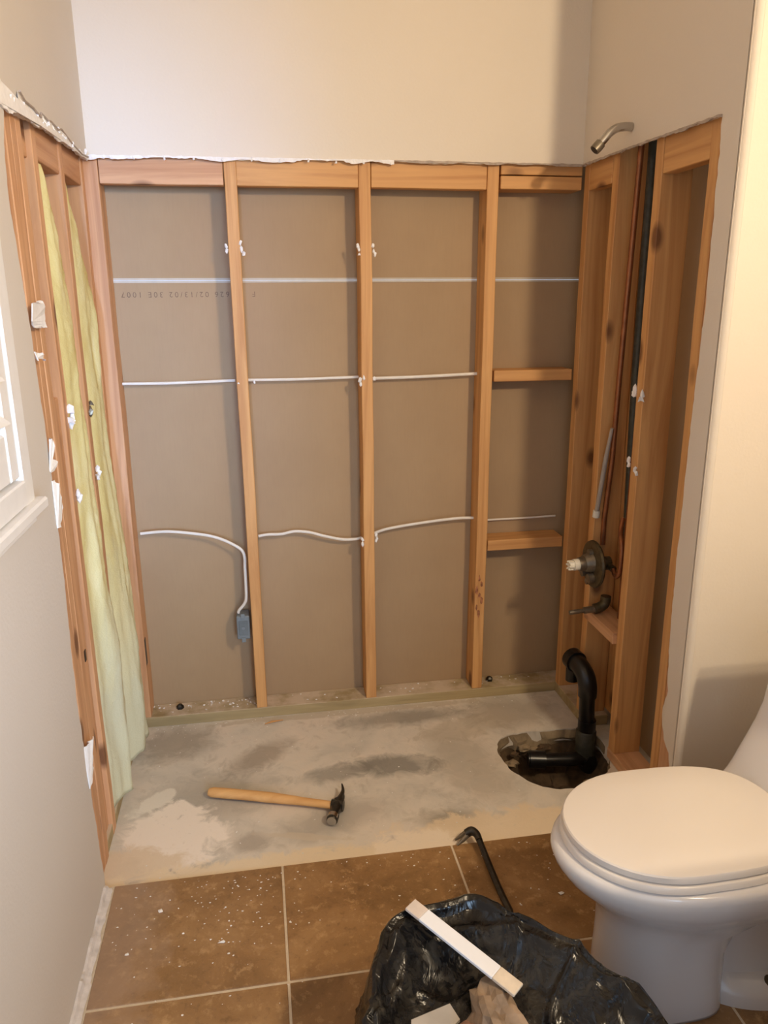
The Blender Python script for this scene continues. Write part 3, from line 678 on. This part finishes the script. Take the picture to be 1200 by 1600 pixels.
def flake_pts():
    out = []
    r_ = random.Random(5)
    for (x, y, s) in [(.10, -1.0, .004), (.16, -.88, .005)]: out.append((x, y, s))
    for _ in range(230):
        x = r_.uniform(.05, 1.25); y = -.79-abs(r_.gauss(0, .16))
        if r_.random() < .45: x = r_.gauss(.30, .12)
        if x < .05: continue
        out.append((x, y, r_.uniform(.0007, .0022)))
    return out
bm = bmesh.new()
for i, (x, y, s) in enumerate(flake_pts()): join(bm, chunk((x, y, .0088), s, i, 1, .6, (1.3, 1, .4)))
obj('plaster_crumbs', bm, GYP, label='white plaster crumbs scattered over the brown tiles', cat='debris', kind='stuff')
bm = bmesh.new(); r_ = random.Random(9)
for i in range(170):
    x = r_.uniform(.03, 1.45); y = r_.choice((r_.uniform(-.76, -.02), -abs(r_.gauss(0, .03))-.005))
    if ((x-1.36)/.2)**2+((y+.42)/.19)**2 < 1: continue
    join(bm, chunk((x, y, .0008), r_.uniform(.0007, .002), i, 1, .6, (1.3, 1, .5)))
for i in range(90):
    x = r_.uniform(.03, .45) if i < 60 else r_.uniform(.4, 1.45); join(bm, chunk((x, r_.uniform(.02, .08), .039), r_.uniform(.001, .0035), i, 1, .6, (1.3, 1, .6)))
obj('mortar_crumbs', bm, GYP, label='pale mortar crumbs on the concrete and along the bottom plate', cat='debris', kind='stuff')
# the larger loose pieces that can be told apart
for (x, y, s, lb) in [(.312, -1.003, .009, 'larger white plaster chip lying on the left brown tile'), (1.19, -.905, .008, 'small oblong plaster chip on the tile near the toilet'), (1.14, -.995, .007, 'small round plaster chip on the tile beside the pry bar')]:
    obj('plaster_chip', chunk((x, y, .010), s, int(x*100), 1, .7, (1.1, .5, .35)), GYP, label=lb, cat='debris')
obj('wood_splinter', tube([(.425, -.055, .004), (.45, -.045, .005), (.49, -.038, .004)], [.002, .005, .002], 6, flat=.5), W[0], label='short wood splinter lying on the concrete before the second stud', cat='splinter')
# rubble in the pit
for i, (x, y, z, s) in enumerate([(1.30, -.285, -.045, .018), (1.37, -.285, -.05, .020), (1.24, -.33, -.07, .018), (1.33, -.29, -.08, .022), (1.43, -.50, -.12, .02), (1.30, -.48, -.13, .018), (1.475, -.44, -.10, .02), (1.26, -.30, -.055, .013), (1.34, -.275, -.06, .014)]):
    obj('rubble_stone', chunk((x, y, z), s, i+60, 2, .4, (1.3, .8, .6)), BROKEN if i % 2 == 0 else DIRT, fl)

# ------------------------------------------------------------------ toilet
TY = -1.262
def outline(xf, xb, hw, z, n=56, sq=2.2, back=.6, cxs=.42):
    """egg outline, round at the front (low x), squarer at the back"""
    pts = []; cxm = xf+(xb-xf)*cxs
    for k in range(n):
        a = 2*math.pi*k/n; c, s = math.cos(a), math.sin(a)
        if c < 0: x = cxm+(cxm-xf)*-abs(c)**(2/2.05); y = hw*math.copysign(abs(s)**(2/2.05), s)
        else: x = cxm+(xb-cxm)*abs(c)**(2/(2+back*3)); y = hw*math.copysign(abs(s)**(2/(2+back*1.2)), s)
        pts.append((x, TY+y, z))
    return pts
def loft(rows, bm=None, caps=(True, True)):
    nb = bm or bmesh.new(); R = [[nb.verts.new(p) for p in r] for r in rows]; n = len(R[0])
    for a, b in zip(R, R[1:]):
        for k in range(n): nb.faces.new((a[k], a[(k+1) % n], b[(k+1) % n], b[k]))
    if caps[0]: nb.faces.new(R[0][::-1])
    if caps[1]: nb.faces.new(R[-1])
    bmesh.ops.recalc_face_normals(nb, faces=nb.faces)
    return nb
tl = empty('toilet', (1.40, TY, .008), 'white one-piece toilet with closed lid facing left by the wing wall', 'toilet')
rows = [outline(1.115, 1.365, .112, .008, back=.9), outline(1.108, 1.362, .116, .02, back=.9), outline(1.108, 1.36, .112, .06, back=.9), outline(1.110, 1.36, .108, .15, back=.9), outline(1.108, 1.38, .110, .20, back=.9),
        outline(1.098, 1.46, .120, .235, back=.8), outline(1.078, 1.55, .136, .262, back=.8), outline(1.050, 1.62, .156, .288, back=.8), outline(1.022, 1.66, .172, .315, back=.8), outline(1.004, 1.68, .181, .342, back=.8),
        outline(.998, 1.69, .184, .360, back=.8), outline(1.000, 1.69, .183, .372, back=.8), outline(1.008, 1.688, .177, .379, back=.8)]
obj('bowl', loft(rows), PORC, tl, smooth='full')
rows = [outline(1.30, 1.74, .118, .008, back=1.2), outline(1.30, 1.74, .118, .035, back=1.2), outline(1.30, 1.735, .110, .050, back=1.2), outline(1.30, 1.72, .070, .062, back=1.2), outline(1.30, 1.72, .060, .12, back=1.2), outline(1.30, 1.74, .075, .22, back=1.2), outline(1.30, 1.75, .12, .30, back=1.2)]
obj('foot', loft(rows), PORC, tl, smooth=60)
bm = tube([(1.455, TY-.090, .048), (1.455, TY-.090, .060)], .013, 14); tube([(1.455, TY-.090, .060), (1.455, TY-.090, .088)], .005, 10, bm=bm); obj('closet_bolt', bm, BRONZE, tl, smooth=50)
rows = [outline(1.024, 1.492, .164, .3805, back=.5), outline(1.018, 1.494, .169, .383, back=.5), outline(1.018, 1.494, .169, .396, back=.5), outline(1.022, 1.490, .166, .399, back=.5)]
obj('seat', loft(rows), SEATM, tl, smooth=60)
rows = [outline(1.032, 1.486, .160, .4005, back=.5), outline(1.022, 1.490, .166, .404, back=.5), outline(1.022, 1.490, .166, .4155, back=.5), outline(1.0245, 1.488, .164, .4185, back=.5), outline(1.034, 1.480, .157, .4205, back=.5), outline(1.12, 1.40, .09, .4215, back=.5)]
obj('lid', loft(rows), SEATM, tl, smooth=35)
# swept deck and tank
prof = [(1.46, .372), (1.475, .392), (1.487, .412), (1.499, .437), (1.516, .470), (1.535, .51), (1.549, .55), (1.557, .60), (1.561, .65), (1.563, .705)]
rows = []
for (x, z) in prof:
    hw = .183+.012*min(1, max(0, (z-.38)/.3)); b = 1.76
    r = [(b, TY+hw, z)]; n = 22
    for k in range(n+1):
        a = math.pi*k/n; s = math.cos(a)
        yy = math.copysign(abs(s)**(.35), s)*hw; xx = x+.045*(1-math.sin(a)**.35)
        r.append((xx, TY+yy, z))
    r.append((b, TY-hw, z)); rows.append(r)
obj('tank', loft(rows), PORC, tl, smooth=70)
bm = box(1.556, 1.775, TY-.202, TY+.202, .7055, .735, .008); obj('tank_lid', bm, PORC, tl)

# unseen vanity added under the lamps; it shades the toilet foot and right tiles
vn = empty('added_vanity', (1.56, -2.35, .008), 'unseen vanity cabinet added against the right wall to block the lamps', 'cabinet')
obj('cabinet_body', box(1.27, 1.858, -2.95, -1.675, .10, .80, .002), TRIMW, vn); obj('plinth', box(1.33, 1.858, -2.93, -1.70, .0085, .099), TRIMW, vn)
obj('counter', box(1.24, 1.858, -2.97, -1.655, .8005, .84, .004), PORC, vn)
for k in range(3):
    dd = obj('door', box(1.252, 1.2695, -2.94+k*.40, -2.56+k*.40, .12, .78, .002), TRIMW, vn); obj('knob', tube([(1.2515, -2.60+k*.40, .60), (1.23, -2.60+k*.40, .60)], [.006, .013], 12), NICKEL, dd)

# ------------------------------------------------------------------ rubbish bag and what lies in it
BC = Vector((.805, -1.575, 0))
# rim radius by compass angle (degrees, 0 = +x): spreads to the right
RIM = [(-180, .23, .25), (-150, .25, .25), (-90, .28, .25), (-40, .29, .25), (-10, .27, .27), (10, .245, .29), (30, .215, .305), (50, .215, .31), (70, .245, .315), (90, .278, .325), (112, .292, .325), (135, .262, .31), (155, .24, .29), (180, .23, .25)]
def rim(a):
    a = math.degrees(a)
    for (a0, r0, z0), (a1, r1, z1) in zip(RIM, RIM[1:]):
        if a <= a1:
            t = (a-a0)/(a1-a0); t = t*t*(3-2*t); return r0+(r1-r0)*t, z0+(z1-z0)*t
    return RIM[-1][1:]
nb = bmesh.new(); NA = 320; rows = []
steps = [(0, .80, .0), (0, .97, .0), (0, 1.09, .03), (0, 1.15, .10), (0, 1.17, .22), (0, 1.16, .35), (0, 1.13, .48), (0, 1.10, .60), (0, 1.075, .72), (0, 1.045, .84), (0, 1.02, .93), (0, 1.0, .985), (0, .975, 1.0), (0, .945, .985), (0, .90, .95), (0, .84, .90),
         (0, .76, .85), (0, .68, .80), (0, .60, .76), (0, .5, .73), (0, .4, .70), (0, .3, .68), (0, .2, .67), (0, .1, .67)]
def ridged(p): return 1-abs(noise.noise(p))*2
fine = []
for (a, b) in zip(steps, steps[1:]):
    for k in range(4): fine.append(tuple(a[i]+(b[i]-a[i])*k/4 for i in range(3)))
fine.append(steps[-1])
for (_, fr, fz) in fine:
    row = []
    for k in range(NA):
        a = -math.pi+2*math.pi*k/NA; R, Z = rim(a)
        r = R*fr; z = Z*fz+.0095
        p = Vector((math.cos(a)*R*fr, math.sin(a)*R*fr, Z*fz*1.2))
        am = min(1, fz*2.2)
        q = Vector((p.x*1.0, p.y*1.0, p.z*.45)); q = q+Vector((noise.noise(p*4), noise.noise(p*4+Vector((7, 0, 0))), 0))*.06
        ridge = noise.noise(q*5+Vector((3, 1, 7)))*.020+max(0, ridged(q*4.5+Vector((3, 1, 7))))**7*.012+max(0, ridged(q*8+Vector((9, 2, 0))))**7*.007+max(0, ridged(q*15+Vector((9, 2, 5))))**6*.003
        fold = .006*math.sin(a*9+2.5*noise.noise(p*5))*(1 if fr > .9 else .6)
        inner = 1 if (fr < .93 and fz > .5) else 0
        r += (ridge+fold)*am*(1-.6*inner)
        z += (ridge*1.3*inner+noise.noise(p*6+Vector((5, 5, 5)))*.028*inner+noise.noise(Vector((math.cos(a)*1.4, math.sin(a)*1.4, 4)))*.010*min(1, fz))*am
        row.append((BC.x+math.cos(a)*r, BC.y+math.sin(a)*r, max(.0088, z)))
    rows.append(row)
nb = loft(rows)
obj('trash_bag', nb, BAGM, label='open black plastic rubbish bag, dusty and crumpled, on the tiles beside the toilet', cat='trash bag', smooth='full')
# white painted trim offcut lying across the bag mouth
p0 = Vector((.690, -1.318, .338)); p1 = Vector((.842, -1.498, .300)); d = (p1-p0).normalized(); n = Vector((0, 0, 1)); s = d.cross(n).normalized(); up = s.cross(d).normalized()
def plank(p0, p1, hw, th, mat, name, **kw):
    nb = bmesh.new(); vs_ = []
    for p in (p0, p1):
        for q in ((-1, 0), (1, 0), (1, 1), (-1, 1)): vs_.append(nb.verts.new(p+s*q[0]*hw+up*q[1]*th))
    for f in ((0, 1, 2, 3), (4, 7, 6, 5), (0, 4, 5, 1), (1, 5, 6, 2), (2, 6, 7, 3), (3, 7, 4, 0)): nb.faces.new([vs_[i] for i in f])
    bmesh.ops.bevel(nb, geom=nb.edges[:], offset=.0012, segments=1, affect='EDGES'); bmesh.ops.recalc_face_normals(nb, faces=nb.faces)
    return obj(name, nb, mat, **kw)
st = plank(p0+d*.032, p1-d*.045, .0150, .007, simple('glossy_white_paint', srgb(238, 238, 240), .35, var=.02, bump=0), 'trim_offcut', label='white painted trim offcut lying across the mouth of the black bag', cat='trim offcut')
plank(p0, p0+d*.0318, .0150, .007, simple('bare_trim_end', srgb(214, 198, 184), .6, var=.08), 'bare_end', parent=st, label='beige unpainted end')
plank(p1-d*.0448, p1, .0150, .007, simple('stained_trim_end', srgb(222, 206, 184), .6, var=.10, nscale=50), 'stained_end', parent=st, label='beige stained end')
ch = chunk((.800, -1.515, .270), .056, 77, 3, .36, (.72, 1.15, .6)); obj('mortar_chunk', ch, CHUNK, label='rough brown grey mortar chunk lying in the black bag', cat='rubble')
ch = chunk((.742, -1.545, .258), .030, 81, 3, .42, (1, 1, .7)); obj('mortar_chunk', ch, simple('reddish_mortar', srgb(146, 108, 88), .95, var=.3, nscale=40, bump=1.), label='small reddish mortar chunk at the left of the larger chunk in the bag', cat='rubble')
bm = sheet([(0, 0), (.075, .035), (.085, .005), (.03, -.045), (-.01, -.05)], [], lambda a, b: (.655+a, -1.505+b, .285-a*.25), (0, 0, -.006)); obj('drywall_scrap', bm, simple('scrap_white', srgb(176, 168, 158), .6, var=.1), label='smooth white drywall scrap half sunk in the front of the bag', cat='rubble')
